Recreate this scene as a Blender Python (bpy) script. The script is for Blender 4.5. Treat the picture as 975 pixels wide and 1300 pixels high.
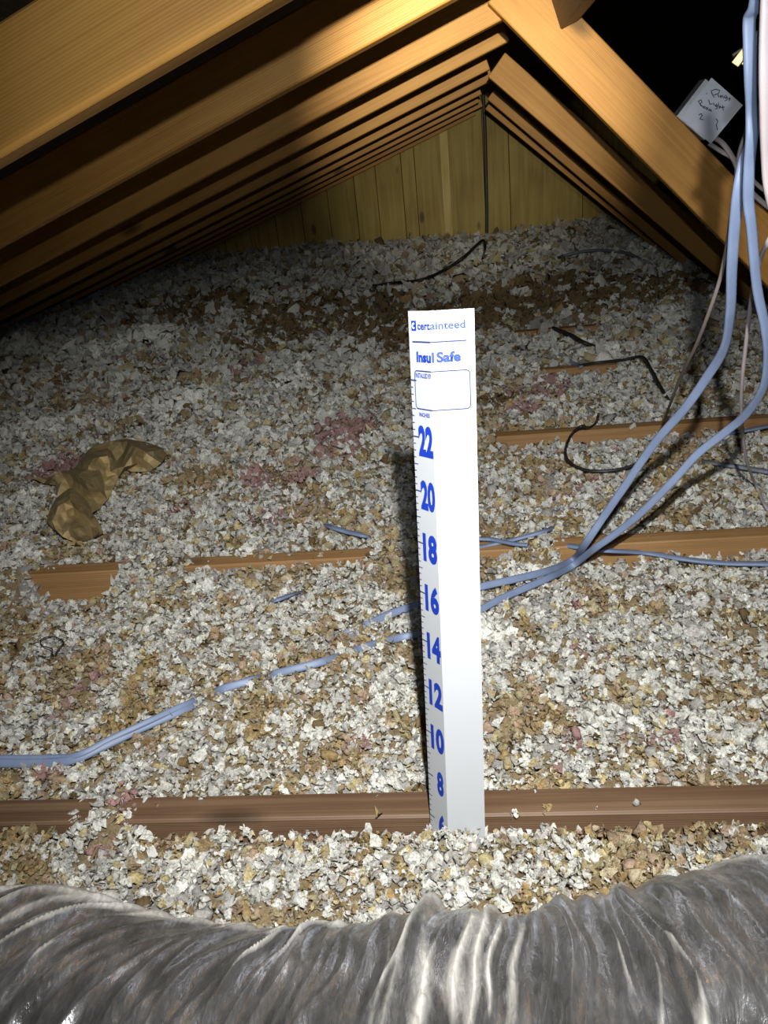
import bpy, bmesh, math, random
import numpy as np
from mathutils import Vector, Matrix

for o in list(bpy.data.objects):
    bpy.data.objects.remove(o, do_unlink=True)
scn = bpy.context.scene
COL = scn.collection
random.seed(7)
rng = np.random.default_rng(11)

# ------------------------------------------------------------------ camera
# world: X right, Y towards the gable, Z up, z = 0 at the top of the ceiling joists (metres)
S = 0.6096                       # joist and rafter spacing
FPX, PITCH, YAW, ROLL, HC = 977.95, .4208, .1349, .1056, .6415
_f = np.array([-math.sin(YAW) * math.cos(PITCH), math.cos(YAW) * math.cos(PITCH), -math.sin(PITCH)])
_r0 = np.array([math.cos(YAW), math.sin(YAW), 0.0])
_u0 = np.cross(_r0, _f)
_r = math.cos(ROLL) * _r0 - math.sin(ROLL) * _u0
_u = np.cross(_r, _f)
cam_d = bpy.data.cameras.new('camera')
cam = bpy.data.objects.new('camera', cam_d)
COL.objects.link(cam)
cam_d.sensor_fit = 'VERTICAL'
cam_d.sensor_height = 36.0
cam_d.lens = FPX / 1300 * 36.0
cam_d.clip_start = 0.02
M = Matrix.Identity(4)
for i in range(3):
    M[i][0], M[i][1], M[i][2] = _r[i], _u[i], -_f[i]
M[2][3] = HC
cam.matrix_world = M
scn.camera = cam

# ------------------------------------------------------------------ world, lights, exposure
w = bpy.data.worlds.new('attic_dark')
scn.world = w
w.use_nodes = True
w.node_tree.nodes['Background'].inputs[0].default_value = (0.5, 0.55, 0.65, 1)
w.node_tree.nodes['Background'].inputs[1].default_value = 0.012
vs = scn.view_settings
vs.view_transform = 'Standard'
vs.look = 'None'
vs.exposure = 0.0
vs.gamma = 1.0
vs.use_curve_mapping = False


def spot(name, loc, target, watts, angle, blend, size, col):
    d = bpy.data.lights.new(name, 'SPOT')
    d.energy = watts
    d.spot_size = math.radians(angle)
    d.spot_blend = blend
    d.shadow_soft_size = size
    d.color = col
    o = bpy.data.objects.new(name, d)
    COL.objects.link(o)
    o.location = loc
    o.rotation_euler = (Vector(target) - Vector(loc)).to_track_quat('-Z', 'Y').to_euler()
    return o


# the inspector's head torch lights the floor; the phone held below it carries its own lamp, aimed at the ridge
spot('head_torch', (0.050, -0.02, 0.850), (-0.10, 1.22, 0.0), 120, 88, 1.0, 0.010, (0.985, 0.99, 0.985))
PHONE = (0.042, -0.01, 0.734)
spot('phone_flash', (0.008, -0.01, 0.728), (0.04, 2.0, 0.56), 23, 78, 1.0, 0.006, (0.84, 0.92, 1.0))
spot('phone_torch_beam', PHONE, (0.05, 6.4, 0.76), 300, 25, 1.0, 0.006, (1.0, 0.95, 0.80))


# ------------------------------------------------------------------ helpers
def ray(px, py):
    return _f + _r * ((px - 487.5) / FPX) - _u * ((py - 650.0) / FPX)


ORG = np.array([0, 0, HC])


def on_y(px, py, y):
    d = ray(px, py)
    return ORG + d * (y / d[1])


def on_z(px, py, z):
    d = ray(px, py)
    return ORG + d * ((z - HC) / d[2])


def tag(o, label=None, cat=None, group=None, kind=None):
    if label: o['label'] = label
    if cat: o['category'] = cat
    if group: o['group'] = group
    if kind: o['kind'] = kind
    return o


def empty(name, loc=(0, 0, 0)):
    o = bpy.data.objects.new(name, None)
    COL.objects.link(o)
    o.location = loc
    o.empty_display_size = .05
    return o


def mesh_obj(name, verts, faces, mat, parent=None, smooth=False):
    me = bpy.data.meshes.new(name)
    me.from_pydata([tuple(map(float, v)) for v in verts], [], faces)
    me.update()
    if mat: me.materials.append(mat)
    if smooth:
        me.polygons.foreach_set('use_smooth', [True] * len(me.polygons))
    o = bpy.data.objects.new(name, me)
    COL.objects.link(o)
    if parent: o.parent = parent
    return o


def bm_obj(name, bm, mat, parent=None, smooth=False):
    me = bpy.data.meshes.new(name)
    bm.normal_update()
    bm.to_mesh(me)
    bm.free()
    if mat: me.materials.append(mat)
    if smooth:
        me.polygons.foreach_set('use_smooth', [True] * len(me.polygons))
    o = bpy.data.objects.new(name, me)
    COL.objects.link(o)
    if parent: o.parent = parent
    return o


def box_bm(lx, ly, lz, bev=0.0, center=(0, 0, 0)):
    bm = bmesh.new()
    bmesh.ops.create_cube(bm, size=1)
    for v in bm.verts:
        v.co = Vector((v.co.x * lx + center[0], v.co.y * ly + center[1], v.co.z * lz + center[2]))
    if bev:
        bmesh.ops.bevel(bm, geom=list(bm.edges), offset=bev, segments=1, affect='EDGES')
    return bm


def smoothstep(a, b, x):
    t = np.clip((x - a) / (b - a), 0, 1)
    return t * t * (3 - 2 * t)


def hash2(ix, iy, seed):
    n = (ix.astype(np.int64) * 374761393 + iy.astype(np.int64) * 668265263 + seed * 144665) & 0x7fffffff
    n = ((n ^ (n >> 13)) * 1274126177) & 0x7fffffff
    return ((n ^ (n >> 16)) & 0xffff) / 65535.0


def vnoise(x, y, scale, seed=0):
    x = np.asarray(x, float) / scale
    y = np.asarray(y, float) / scale
    ix, iy = np.floor(x), np.floor(y)
    fx, fy = x - ix, y - iy
    fx = fx * fx * (3 - 2 * fx)
    fy = fy * fy * (3 - 2 * fy)
    a = hash2(ix, iy, seed); b = hash2(ix + 1, iy, seed)
    c = hash2(ix, iy + 1, seed); d = hash2(ix + 1, iy + 1, seed)
    return (a * (1 - fx) + b * fx) * (1 - fy) + (c * (1 - fx) + d * fx) * fy


# ------------------------------------------------------------------ materials
class NT:
    def __init__(s, name):
        s.m = bpy.data.materials.new(name)
        s.m.use_nodes = True
        s.t = s.m.node_tree
        s.t.nodes.clear()
        s.out = s.t.nodes.new('ShaderNodeOutputMaterial')

    def n(s, kind, **kw):
        nd = s.t.nodes.new('ShaderNode' + kind)
        for k, v in kw.items():
            if k in nd.inputs:
                nd.inputs[k].default_value = v
            else:
                setattr(nd, k, v)
        return nd

    def l(s, a, b):
        s.t.links.new(a, b)

    def ramp(s, fac, stops):
        r = s.n('ValToRGB')
        e = r.color_ramp.elements
        e[0].position, e[0].color = stops[0][0], (*stops[0][1], 1)
        e[1].position, e[1].color = stops[-1][0], (*stops[-1][1], 1)
        for p, c in stops[1:-1]:
            x = e.new(p)
            x.color = (*c, 1)
        s.l(fac, r.inputs[0])
        return r.outputs[0]


def wood(name, dark, mid, light, rough=.55, axis=0, grain=1.0):
    k = NT(name)
    tc = k.n('TexCoord')
    oi = k.n('ObjectInfo')
    add = k.n('VectorMath', operation='ADD')
    sc = k.n('VectorMath', operation='SCALE')
    sc.inputs['Scale'].default_value = 7.0
    comb = k.n('CombineXYZ')
    for i in range(3): k.l(oi.outputs['Random'], comb.inputs[i])
    k.l(comb.outputs[0], sc.inputs[0])
    k.l(tc.outputs['Object'], add.inputs[0]); k.l(sc.outputs[0], add.inputs[1])
    mp = k.n('Mapping')
    s = [95.0 * grain] * 3
    s[axis] = 2.2 * grain
    mp.inputs['Scale'].default_value = s
    k.l(add.outputs[0], mp.inputs['Vector'])
    n1 = k.n('TexNoise', Scale=1.0, Detail=5.0, Roughness=.65, Distortion=1.2)
    k.l(mp.outputs[0], n1.inputs['Vector'])
    # growth rings
    mp2 = k.n('Mapping')
    s2 = [105.0 * grain] * 3
    s2[axis] = 1.0 * grain
    mp2.inputs['Scale'].default_value = s2
    k.l(add.outputs[0], mp2.inputs['Vector'])
    wv = k.n('TexWave', Scale=1.0, Distortion=7.0, Detail=3.0, bands_direction='Z')
    wv.inputs['Detail Scale'].default_value = .6
    k.l(mp2.outputs[0], wv.inputs['Vector'])
    n2 = k.n('TexNoise', Scale=4.0, Detail=3.0)
    k.l(add.outputs[0], n2.inputs['Vector'])
    mx = k.n('Math', operation='MULTIPLY_ADD')
    k.l(wv.outputs['Fac'], mx.inputs[0]); mx.inputs[1].default_value = .17
    mm = k.n('Math', operation='MULTIPLY_ADD')
    k.l(n1.outputs['Fac'], mm.inputs[0]); mm.inputs[1].default_value = .55
    m3 = k.n('Math', operation='MULTIPLY')
    k.l(n2.outputs['Fac'], m3.inputs[0]); m3.inputs[1].default_value = .42
    k.l(m3.outputs[0], mm.inputs[2]); k.l(mm.outputs[0], mx.inputs[2])
    col = k.ramp(mx.outputs[0], [(.28, dark), (.5, mid), (.75, light)])
    # knots
    mp3 = k.n('Mapping')
    s3 = [9.0] * 3
    s3[axis] = 4.0
    mp3.inputs['Scale'].default_value = s3
    k.l(add.outputs[0], mp3.inputs['Vector'])
    vo = k.n('TexVoronoi', Scale=.55)
    k.l(mp3.outputs[0], vo.inputs['Vector'])
    kn = k.n('MapRange')
    kn.inputs['From Min'].default_value = .06; kn.inputs['From Max'].default_value = .12
    kn.inputs['To Min'].default_value = .35; kn.inputs['To Max'].default_value = 1.0
    k.l(vo.outputs['Distance'], kn.inputs['Value'])
    mul = k.n('MixRGB', blend_type='MULTIPLY')
    mul.inputs['Fac'].default_value = 1
    k.l(col, mul.inputs[1]); k.l(kn.outputs[0], mul.inputs[2])
    b = k.n('BsdfPrincipled', Roughness=rough)
    b.inputs['Specular IOR Level'].default_value = .3
    k.l(mul.outputs[0], b.inputs['Base Color'])
    bp = k.n('Bump', Strength=.25, Distance=.002)
    k.l(mx.outputs[0], bp.inputs['Height']); k.l(bp.outputs[0], b.inputs['Normal'])
    k.l(b.outputs[0], k.out.inputs[0])
    return k.m


def plain(name, col, rough=.5, var=.12, nscale=60., spec=.4, metal=0., bump=0.):
    k = NT(name)
    tc = k.n('TexCoord')
    nz = k.n('TexNoise', Scale=nscale, Detail=4.0)
    k.l(tc.outputs['Object'], nz.inputs['Vector'])
    lo = tuple(c * (1 - var) for c in col); hi = tuple(min(1, c * (1 + var)) for c in col)
    c = k.ramp(nz.outputs['Fac'], [(.3, lo), (.7, hi)])
    b = k.n('BsdfPrincipled', Roughness=rough, Metallic=metal)
    b.inputs['Specular IOR Level'].default_value = spec
    k.l(c, b.inputs['Base Color'])
    if bump:
        bp = k.n('Bump', Strength=bump, Distance=.001)
        k.l(nz.outputs['Fac'], bp.inputs['Height']); k.l(bp.outputs[0], b.inputs['Normal'])
    k.l(b.outputs[0], k.out.inputs[0])
    return k.m


M_RAFT = wood('rafter_fir', (.26, .11, .02), (.45, .21, .042), (.58, .30, .066))
M_JOIST = wood('joist_fir', (.058, .031, .017), (.105, .060, .033), (.165, .102, .060), grain=1.1)
M_JOIST2 = wood('joist_fir_orange', (.13, .065, .024), (.225, .122, .046), (.33, .19, .08), grain=1.1)
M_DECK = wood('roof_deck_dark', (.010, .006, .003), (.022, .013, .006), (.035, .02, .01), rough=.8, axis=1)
M_VOID = plain('roof_void_black', (.006, .006, .006), .95, .3, 20, spec=.1)  # near-black colour paints the darkness of the void behind the steep rafters
M_GABLE = wood('gable_plywood', (.20, .135, .022), (.36, .25, .048), (.46, .34, .08), axis=2, grain=.35)
M_BATTEN = wood('gable_batten', (.40, .28, .07), (.58, .43, .12), (.7, .55, .2), axis=2, grain=.5)
M_GYP = plain('ceiling_drywall', (.35, .33, .30), .9)
M_CARD = plain('ruler_card', (.345, .355, .365), .6, .015, 8, spec=.35)
M_INK = plain('ruler_blue_ink', (.003, .026, .27), .6, .05)
M_INKD = plain('ruler_dark_ink', (.012, .02, .09), .7, .05)
M_INKW = plain('ruler_white_ink', (.85, .87, .9), .5, .02)
M_CABLE = plain('cable_blue_grey_sheath', (.145, .185, .28), .5, .10, 30)
M_CABLE2 = plain('cable_pale_sheath', (.36, .31, .31), .45, .1, 30)
M_CABLE3 = plain('cable_brown_sheath', (.16, .13, .115), .5, .15, 30)
M_BLACK = plain('cord_black_rubber', (.018, .016, .015), .5, .2, 30)
M_GREYC = plain('cable_dusty_grey_sheath', (.16, .18, .22), .6, .2, 40)
M_COVER = plain('cover_white_paint', (.62, .64, .72), .5, .03)
M_STEEL = plain('galvanised_steel', (.45, .47, .5), .45, .15, 40, metal=.6)
M_PEN = plain('marker_black', (.015, .015, .02), .6, .1)
M_COPPER = plain('kraft_wire_wrap', (.75, .55, .25), .5, .1)


def kraft():
    k = NT('kraft_paper')
    tc = k.n('TexCoord')
    n1 = k.n('TexNoise', Scale=35.0, Detail=5.0)
    k.l(tc.outputs['Object'], n1.inputs['Vector'])
    c = k.ramp(n1.outputs['Fac'], [(.3, (.28, .20, .085)), (.55, (.44, .335, .16)), (.75, (.56, .44, .24))])
    b = k.n('BsdfPrincipled', Roughness=.6)
    b.inputs['Specular IOR Level'].default_value = .35
    k.l(c, b.inputs['Base Color'])
    k.l(b.outputs[0], k.out.inputs[0])
    return k.m


def fluff():
    k = NT('loose_fill_fibreglass')
    at = k.n('Attribute', attribute_name='Col')
    tc = k.n('TexCoord')
    nz = k.n('TexNoise', Scale=330.0, Detail=4.0, Roughness=.75)
    k.l(tc.outputs['Object'], nz.inputs['Vector'])
    r = k.ramp(nz.outputs['Fac'], [(.36, (.62, .59, .53)), (.58, (1.08, 1.08, 1.08))])
    mul = k.n('MixRGB', blend_type='MULTIPLY')
    mul.inputs['Fac'].default_value = 1
    k.l(at.outputs['Color'], mul.inputs[1]); k.l(r, mul.inputs[2])
    bp = k.n('Bump', Strength=.9, Distance=.004)
    k.l(nz.outputs['Fac'], bp.inputs['Height'])
    d = k.n('BsdfDiffuse', Roughness=.6)
    t = k.n('BsdfTranslucent')
    k.l(mul.outputs[0], d.inputs['Color']); k.l(mul.outputs[0], t.inputs['Color'])
    k.l(bp.outputs[0], d.inputs['Normal'])
    ms = k.n('MixShader')
    ms.inputs[0].default_value = .38
    k.l(d.outputs[0], ms.inputs[1]); k.l(t.outputs[0], ms.inputs[2])
    k.l(ms.outputs[0], k.out.inputs[0])
    return k.m


def foil():
    k = NT('metallised_duct_film')
    at = k.n('Attribute', attribute_name='Col')      # dust and painted highlight streaks on ridges and crest
    tc = k.n('TexCoord')
    n1 = k.n('TexNoise', Scale=26.0, Detail=6.0, Roughness=.7)
    n2 = k.n('TexNoise', Scale=95.0, Detail=4.0, Roughness=.6, Distortion=1.5)
    mp = k.n('Mapping')
    mp.inputs['Scale'].default_value = (2.2, .7, .7)
    k.l(tc.outputs['Object'], mp.inputs['Vector'])
    k.l(mp.outputs[0], n1.inputs['Vector']); k.l(mp.outputs[0], n2.inputs['Vector'])
    b = k.n('BsdfPrincipled', Metallic=.92)
    c = k.ramp(n1.outputs['Fac'], [(.34, (.10, .10, .105)), (.55, (.34, .34, .36)), (.70, (.85, .85, .88))])
    k.l(c, b.inputs['Base Color'])
    rr = k.ramp(n2.outputs['Fac'], [(.3, (.10, .10, .10)), (.75, (.32, .32, .32))])
    k.l(rr, b.inputs['Roughness'])
    bp = k.n('Bump', Strength=.3, Distance=.003)
    k.l(n2.outputs['Fac'], bp.inputs['Height']); k.l(bp.outputs[0], b.inputs['Normal'])
    d = k.n('BsdfDiffuse')
    dc = k.ramp(n2.outputs['Fac'], [(.3, (.30, .285, .25)), (.7, (.62, .595, .54))])
    k.l(dc, d.inputs['Color'])
    ma = k.n('Math', operation='MULTIPLY_ADD')
    k.l(n1.outputs['Fac'], ma.inputs[0]); ma.inputs[1].default_value = .55
    k.l(at.outputs['Fac'], ma.inputs[2])
    rg = k.n('MapRange')
    rg.inputs['From Min'].default_value = .42; rg.inputs['From Max'].default_value = .95
    rg.inputs['To Min'].default_value = .06; rg.inputs['To Max'].default_value = .82
    k.l(ma.outputs[0], rg.inputs['Value'])
    ms = k.n('MixShader')
    k.l(rg.outputs[0], ms.inputs[0]); k.l(b.outputs[0], ms.inputs[1]); k.l(d.outputs[0], ms.inputs[2])
    k.l(ms.outputs[0], k.out.inputs[0])
    return k.m


M_KRAFT, M_FLUFF, M_FOIL = kraft(), fluff(), foil()

# ------------------------------------------------------------------ setting: floor, roof deck, gable
YA3 = 1.973
YG = 6.43
floor = bm_obj('floor', box_bm(7.4, 8.0, .012, 0, (-.3, 3.0, -.146)), M_GYP)
tag(floor, 'drywall ceiling panel under the joists and insulation', None, None, 'structure')

TL = math.radians(18.9)


def beam(name, a, b, depth, thick, mat, up, parent=None, bev=.0025):
    """timber from a to b (centre line of the section); `up` = direction of the section's depth"""
    a, b = Vector(a), Vector(b)
    L = (b - a).length
    x = (b - a).normalized()
    z = Vector(up)
    z = (z - x * z.dot(x)).normalized()
    y = z.cross(x)
    o = bm_obj(name, box_bm(L, thick, depth, bev, (L / 2, 0, 0)), mat, parent)
    m = Matrix.Identity(4)
    for i in range(3):
        m[i][0], m[i][1], m[i][2], m[i][3] = x[i], y[i], z[i], a[i]
    o.matrix_world = m
    return o


# left roof deck lies on the left rafters; the right one is a higher slope behind the right-hand rafters
RD = .089
x0, x1 = -3.4, .75
nz = math.cos(TL)


def nline(x, n0):  # height of the left-slope line over x, n0 = height at x = .117
    return n0 + (x - .117) * math.tan(TL)


n_deck = .93 + RD / nz
verts, faces = [], []
for y in (-1.0, 7.0):
    for x in (x0, x1):
        for dz in (.0, .016):
            verts.append((x, y, nline(x, n_deck) + dz))
faces = [(0, 2, 6, 4), (1, 5, 7, 3), (0, 1, 3, 2), (4, 6, 7, 5), (0, 4, 5, 1), (2, 3, 7, 6)]
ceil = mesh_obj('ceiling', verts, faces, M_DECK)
tag(ceil, 'dark wooden roof deck above the low-slope rafters', None, None, 'structure')
zr = nline(x1, n_deck)
TR = math.radians(42)
verts = []
for y in (-1.0, 7.0):
    for x, z in ((x1, zr), (x1 + 1.9, zr - 1.9 * math.tan(TR))):
        for dz in (.0, .016):
            verts.append((x, y, z + dz))
deck2 = mesh_obj('ceiling', verts, faces, M_VOID)
tag(deck2, 'underside of the steep roof slope, coloured black for the unlit void', None, None, 'structure')

# gable wall: backing and its own upright boards
gable = mesh_obj('wall_gable', [], [], None)
bpy.data.objects.remove(gable)
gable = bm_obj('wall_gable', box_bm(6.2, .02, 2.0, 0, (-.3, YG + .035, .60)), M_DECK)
tag(gable, 'olive-brown plywood gable wall closing the far end', None, None, 'structure')
edges_px = [452, 480, 513, 530, 563, 573, 616, 648, 740, 800]
xs = [float(on_y(p, 260, YG)[0]) for p in edges_px]
xs = [xs[0] - .22 * k for k in range(8, 0, -1)] + xs + [xs[-1] + .3 * k for k in range(1, 4)]
for i in range(len(xs) - 1):
    wd = xs[i + 1] - xs[i]
    bat = abs(wd - (float(on_y(573, 260, YG)[0]) - float(on_y(563, 260, YG)[0]))) < .004
    th = .034 if bat else .012 + .006 * random.random()
    o = bm_obj('board', box_bm(wd - (.004 if not bat else -.004), th, 1.8, .002, (0, 0, .9)), M_BATTEN if bat else M_GABLE, gable)
    o.location = ((xs[i] + xs[i + 1]) / 2, YG + .025 - th / 2, -.13)

# ------------------------------------------------------------------ ceiling joists
YJ1, SKEW = .6206, math.tan(.0213)
ordn = ['', 'first', 'second', 'third', 'fourth', 'fifth', 'sixth', 'seventh', 'eighth', 'ninth', 'tenth', 'eleventh']
jl = {1: 'reddish-brown ceiling joist directly behind the foot of the blue-numbered ruler',
      2: 'brown ceiling joist partly buried, next one behind the joist at the ruler foot',
      3: 'orange-brown ceiling joist behind the curled black cord',
      4: 'almost buried ceiling joist, third behind the joist at the ruler foot',
      5: 'almost buried ceiling joist, fourth behind the joist at the ruler foot'}
for k in range(1, 6):
    yj = YJ1 + (k - 1) * S + .019
    xa, xb = -2.6, 2.2
    o = beam('ceiling_joist', (xa, yj + xa * SKEW, -.07), (xb, yj + xb * SKEW, -.07), .14, .038, M_JOIST if k == 1 else M_JOIST2, (0, 0, 1))
    tag(o, jl[k], 'joist', 'ceiling joists in the insulation')

# ------------------------------------------------------------------ rafters
tipz = {1: .868, 2: .897, 3: .908, 9: .914, 10: .906}
for k in range(0, 11):
    yk = YA3 + (k - 3) * S + .019
    tz = tipz.get(k, .918 if k > 0 else .868)
    xt = .117 + (.035 if k in (4, 6, 9) else .0)
    ux = Vector((math.cos(TL), 0, math.sin(TL)))
    un = Vector((-math.sin(TL), 0, math.cos(TL)))
    tip = Vector((xt, yk, nline(xt, tz))) + un * (RD / 2)
    L = 3.35
    o = beam('rafter', tip - ux * L, tip, RD, .038, M_RAFT, un)
    if k == 10:
        lab = 'thin dark low-slope rafter right against the gable wall'
    elif k == 0:
        lab = 'low-slope rafter directly overhead, farthest from the gable wall'
    else:
        lab = 'low-slope wooden rafter, %s counted from the gable wall' % ordn[11 - k]
    tag(o, lab, 'rafter', 'low-slope rafters')


def steep(name, y, cx, cz, ang, depth, up_len, down_len, label):
    a = math.radians(ang)
    d = Vector((math.cos(a), 0, -math.sin(a)))
    c = Vector((cx, y + .019, cz))
    o = beam(name, c - d * up_len, c + d * down_len, depth, .038, M_RAFT, (math.sin(a), 0, math.cos(a)))
    return tag(o, label, 'rafter', 'steep rafters facing the low-slope ones')


def steep_px(y, l0, l1, width):
    A, B = on_y(*l0, y), on_y(*l1, y)
    a = math.degrees(math.atan2(A[2] - B[2], B[0] - A[0]))
    m = (A + B) / 2
    r = math.radians(a)
    return m[0] + math.sin(r) * width / 2, m[2] + math.cos(r) * width / 2, a


YR = YA3 - .042
cx, cz, an = steep_px(YR, (640, 14), (925, 318), .1)
steep('steep_rafter', YR, cx, cz, an - 1.3, .104, .40, 1.15, 'broad steep rafter carrying the white square box cover')
cx, cz, an = steep_px(YR + 2 * S, (619, 89), (880, 329), .09)
steep('steep_rafter', YR + 2 * S, cx, cz, an - 1.5, .092, .50, 1.0, 'steep rafter next behind the one carrying the white box cover')
cx, cz, an = steep_px(YR + 4 * S, (610, 118.5), (795, 275.5), .089)
steep('steep_rafter', YR + 4 * S, cx, cz, an, .089, .44, 1.0, 'steep rafter, second behind the one carrying the white box cover')
cx, cz, an = steep_px(YR + 5 * S, (607, 131), (774, 268), .089)
steep('steep_rafter', YR + 5 * S, cx, cz, an, .089, .44, 1.0, 'thin-looking steep rafter nearest the gable wall')

# ridge board leaning against the near steep rafter, running towards the viewer
pe = Vector(on_y(712, 38, YR - .002))
ul = Vector((-math.sin(TL), 0, math.cos(TL)))
rx = Vector((math.cos(TL), 0, math.sin(TL)))
c0 = pe + ul * .07 + rx * .019
o = beam('ridge_board', c0, c0 + Vector((0, -1.5, 0)), .14, .038, M_JOIST, ul)
tag(o, 'brown ridge board end meeting the upper edge of the broad steep rafter', 'board')

# ------------------------------------------------------------------ insulation surface
def jy(k, x):
    return YJ1 + (k - 1) * S + x * SKEW


def xr(k, px):
    """x on joist k's line for a pixel column"""
    ys = {1: 1030, 2: 705, 3: 548, 4: 472, 5: 414}[k]
    return float(on_z(px, ys, 0)[0])


# where the joists lie bare: (joist, x from, x to, depth in front, depth behind)
BARE = [(1, xr(1, -200), xr(1, 95), -.008, -.006), (1, xr(1, 185), xr(1, 1200), -.020, -.010), (2, xr(2, 72), xr(2, 160), -.060, -.004), (2, xr(2, 250), xr(2, 470), -.012, -.004),
        (2, xr(2, 600), xr(2, 650), -.012, -.004), (2, xr(2, 720), xr(2, 1100), -.034, -.010), (3, xr(3, 628), xr(3, 1100), -.032, -.010),
        (4, xr(4, 690), xr(4, 790), -.024, -.006), (5, xr(5, 650), xr(5, 765), -.045, -.01)]


def bare_mask(x, y, pad_y=0.0):
    """1 on top of a bare stretch of joist"""
    m = np.zeros_like(x)
    for k, xa, xb, hf, hb in BARE:
        yy = y - jy(k, x)
        inx = smoothstep(xa - .02, xa + .02, x) * (1 - smoothstep(xb - .02, xb + .02, x))
        m = np.maximum(m, inx * ((yy > -pad_y) & (yy < .038 + pad_y)))
    return m


def height(x, y):
    x = np.asarray(x, float); y = np.asarray(y, float)
    h = -.004 + .030 * (vnoise(x, y, .33, 3) - .5) + .022 * (vnoise(x, y, .12, 4) - .5)
    far = smoothstep(1.6, 4.5, y)
    h = h + .012 * smoothstep(.8, 1.6, y) + far * (.045 * (vnoise(x, y, .8, 5) - .35)) + smoothstep(4.2, 6.2, y) * .05
    h = h + smoothstep(-.6, -1.6, x) * smoothstep(1.2, 2.4, y) * .03
    # hollows and level changes by the bare stretches
    for k, xa, xb, hf, hb in BARE:
        yy = y - jy(k, x)
        inx = smoothstep(xa - .05, xa + .03, x) * (1 - smoothstep(xb - .03, xb + .05, x))
        wf = inx * smoothstep(-.09 - .10 * (k > 1), -.02 - .05 * (k > 1), yy) * (yy < .019)
        wb = inx * (1 - smoothstep(.05, .16, yy)) * (yy >= .019)
        jit = .010 * (vnoise(x, y, .045, 8) - .5)
        h = h * (1 - wf) + (hf + jit) * wf
        h = h * (1 - wb) + (hb + jit * .5) * wb
    # buried stretches of the nearer joists stay covered
    for k in (1, 2, 3, 4, 5):
        yy = np.abs(y - jy(k, x) - .019)
        b = np.zeros_like(h)
        for kk, xa, xb, hf, hb in BARE:
            if kk == k:
                b = np.maximum(b, smoothstep(xa - .06, xa, x) * (1 - smoothstep(xb, xb + .06, x)))
        cov = (1 - smoothstep(.03, .09, yy)) * (1 - b)
        h = np.maximum(h, h * (1 - cov) + .016 * cov)
    # strip between joist and duct
    near = 1 - smoothstep(.50, .60, y)
    h = h + near * .012
    # little heap at the ruler's foot
    h = h + .036 * np.exp(-(((x + .045) / .040) ** 2 + ((y - .578) / .026) ** 2))
    return h


def on_ground(px, py, off=0.0):
    z = 0.0
    for _ in range(8):
        p = on_z(px, py, z)
        z = float(height(p[0], p[1])) + off
    return on_z(px, py, z)


# ---- base sheet
def xl_f(y): return -(.42 + .66 * y)
def xr_f(y): return .36 + .46 * y


NY, NX = 330, 300
ty = np.linspace(0, 1, NY)
yy = .20 * (6.40 / .20) ** ty
tx = np.linspace(0, 1, NX)
Y = np.repeat(yy[:, None], NX, 1)
X = np.maximum(xl_f(Y), -2.75) + (np.minimum(xr_f(Y), 2.05) - np.maximum(xl_f(Y), -2.75)) * tx[None, :]
Z = height(X, Y) - .006 + .008 * (vnoise(X, Y, .014, 21) - .5) * np.minimum(1, Y)
Z -= .035 * bare_mask(X, Y, .006)
base_v = np.stack([X, Y, Z], -1).reshape(-1, 3)
idx = np.arange(NY * NX).reshape(NY, NX)
base_q = np.stack([idx[:-1, :-1], idx[:-1, 1:], idx[1:, 1:], idx[1:, :-1]], -1).reshape(-1, 4)
base_t = np.concatenate([base_q[:, [0, 1, 2]], base_q[:, [0, 2, 3]]])


# ---- tuft shapes
def ico(sub):
    bm = bmesh.new()
    bmesh.ops.create_icosphere(bm, subdivisions=sub, radius=1)
    bmesh.ops.triangulate(bm, faces=bm.faces)
    v = np.array([q.co[:] for q in bm.verts]); f = np.array([[q.index for q in p.verts] for p in bm.faces])
    bm.free()
    return v, f


def lump(sub, amp):
    v, f = ico(sub)
    d = v.copy()
    r = 1 + amp * (rng.random(len(v)) * 2 - 1)
    ph = rng.random((3, 3)) * 6
    for i in range(3):
        r += .22 * np.sin(v @ rng.normal(size=3) * 2.4 + ph[i, 0])
    d *= np.clip(r, .35, 1.9)[:, None]
    d *= np.array([1, .75 + .4 * rng.random(), .45 + .35 * rng.random()])
    return d, f


def flake(nx, ny, curl):
    u = np.linspace(-1, 1, nx); v = np.linspace(-.7, .7, ny)
    U, V = np.meshgrid(u, v, indexing='ij')
    U = U + rng.normal(size=U.shape) * .16
    V = V + rng.normal(size=U.shape) * .16
    V = V * (1.15 - .5 * np.abs(U))
    a = curl * (.6 + rng.random())
    Zp = a * (U ** 2) * .6 + .25 * np.sin(V * 3 + rng.random() * 6) + rng.normal(size=U.shape) * .14
    p = np.stack([U, V, Zp], -1).reshape(-1, 3)
    i = np.arange(nx * ny).reshape(nx, ny)
    q = np.stack([i[:-1, :-1], i[1:, :-1], i[1:, 1:], i[:-1, 1:]], -1).reshape(-1, 4)
    return p, np.concatenate([q[:, [0, 1, 2]], q[:, [0, 2, 3]]])


def popcorn(petals, gx, gy):
    Vp, Fp, o_ = [], [], 0
    for i in range(petals):
        p, f = flake(gx, gy, 1.1)
        p = p * np.array([.62, .62, .5])
        p[:, 2] -= .45 * (p[:, 0] ** 2 + p[:, 1] ** 2)
        d = rng.normal(size=3); d[2] = abs(d[2]) + .25; d /= np.linalg.norm(d)
        a_ = np.cross(d, rng.normal(size=3)); a_ /= np.linalg.norm(a_); b_ = np.cross(d, a_)
        Vp.append(p[:, :1] * a_ + p[:, 1:2] * b_ + (p[:, 2:] + .62) * d * np.array([1, 1, .75]))
        Fp.append(f + o_); o_ += len(p)
    return np.concatenate(Vp), np.concatenate(Fp)


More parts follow.
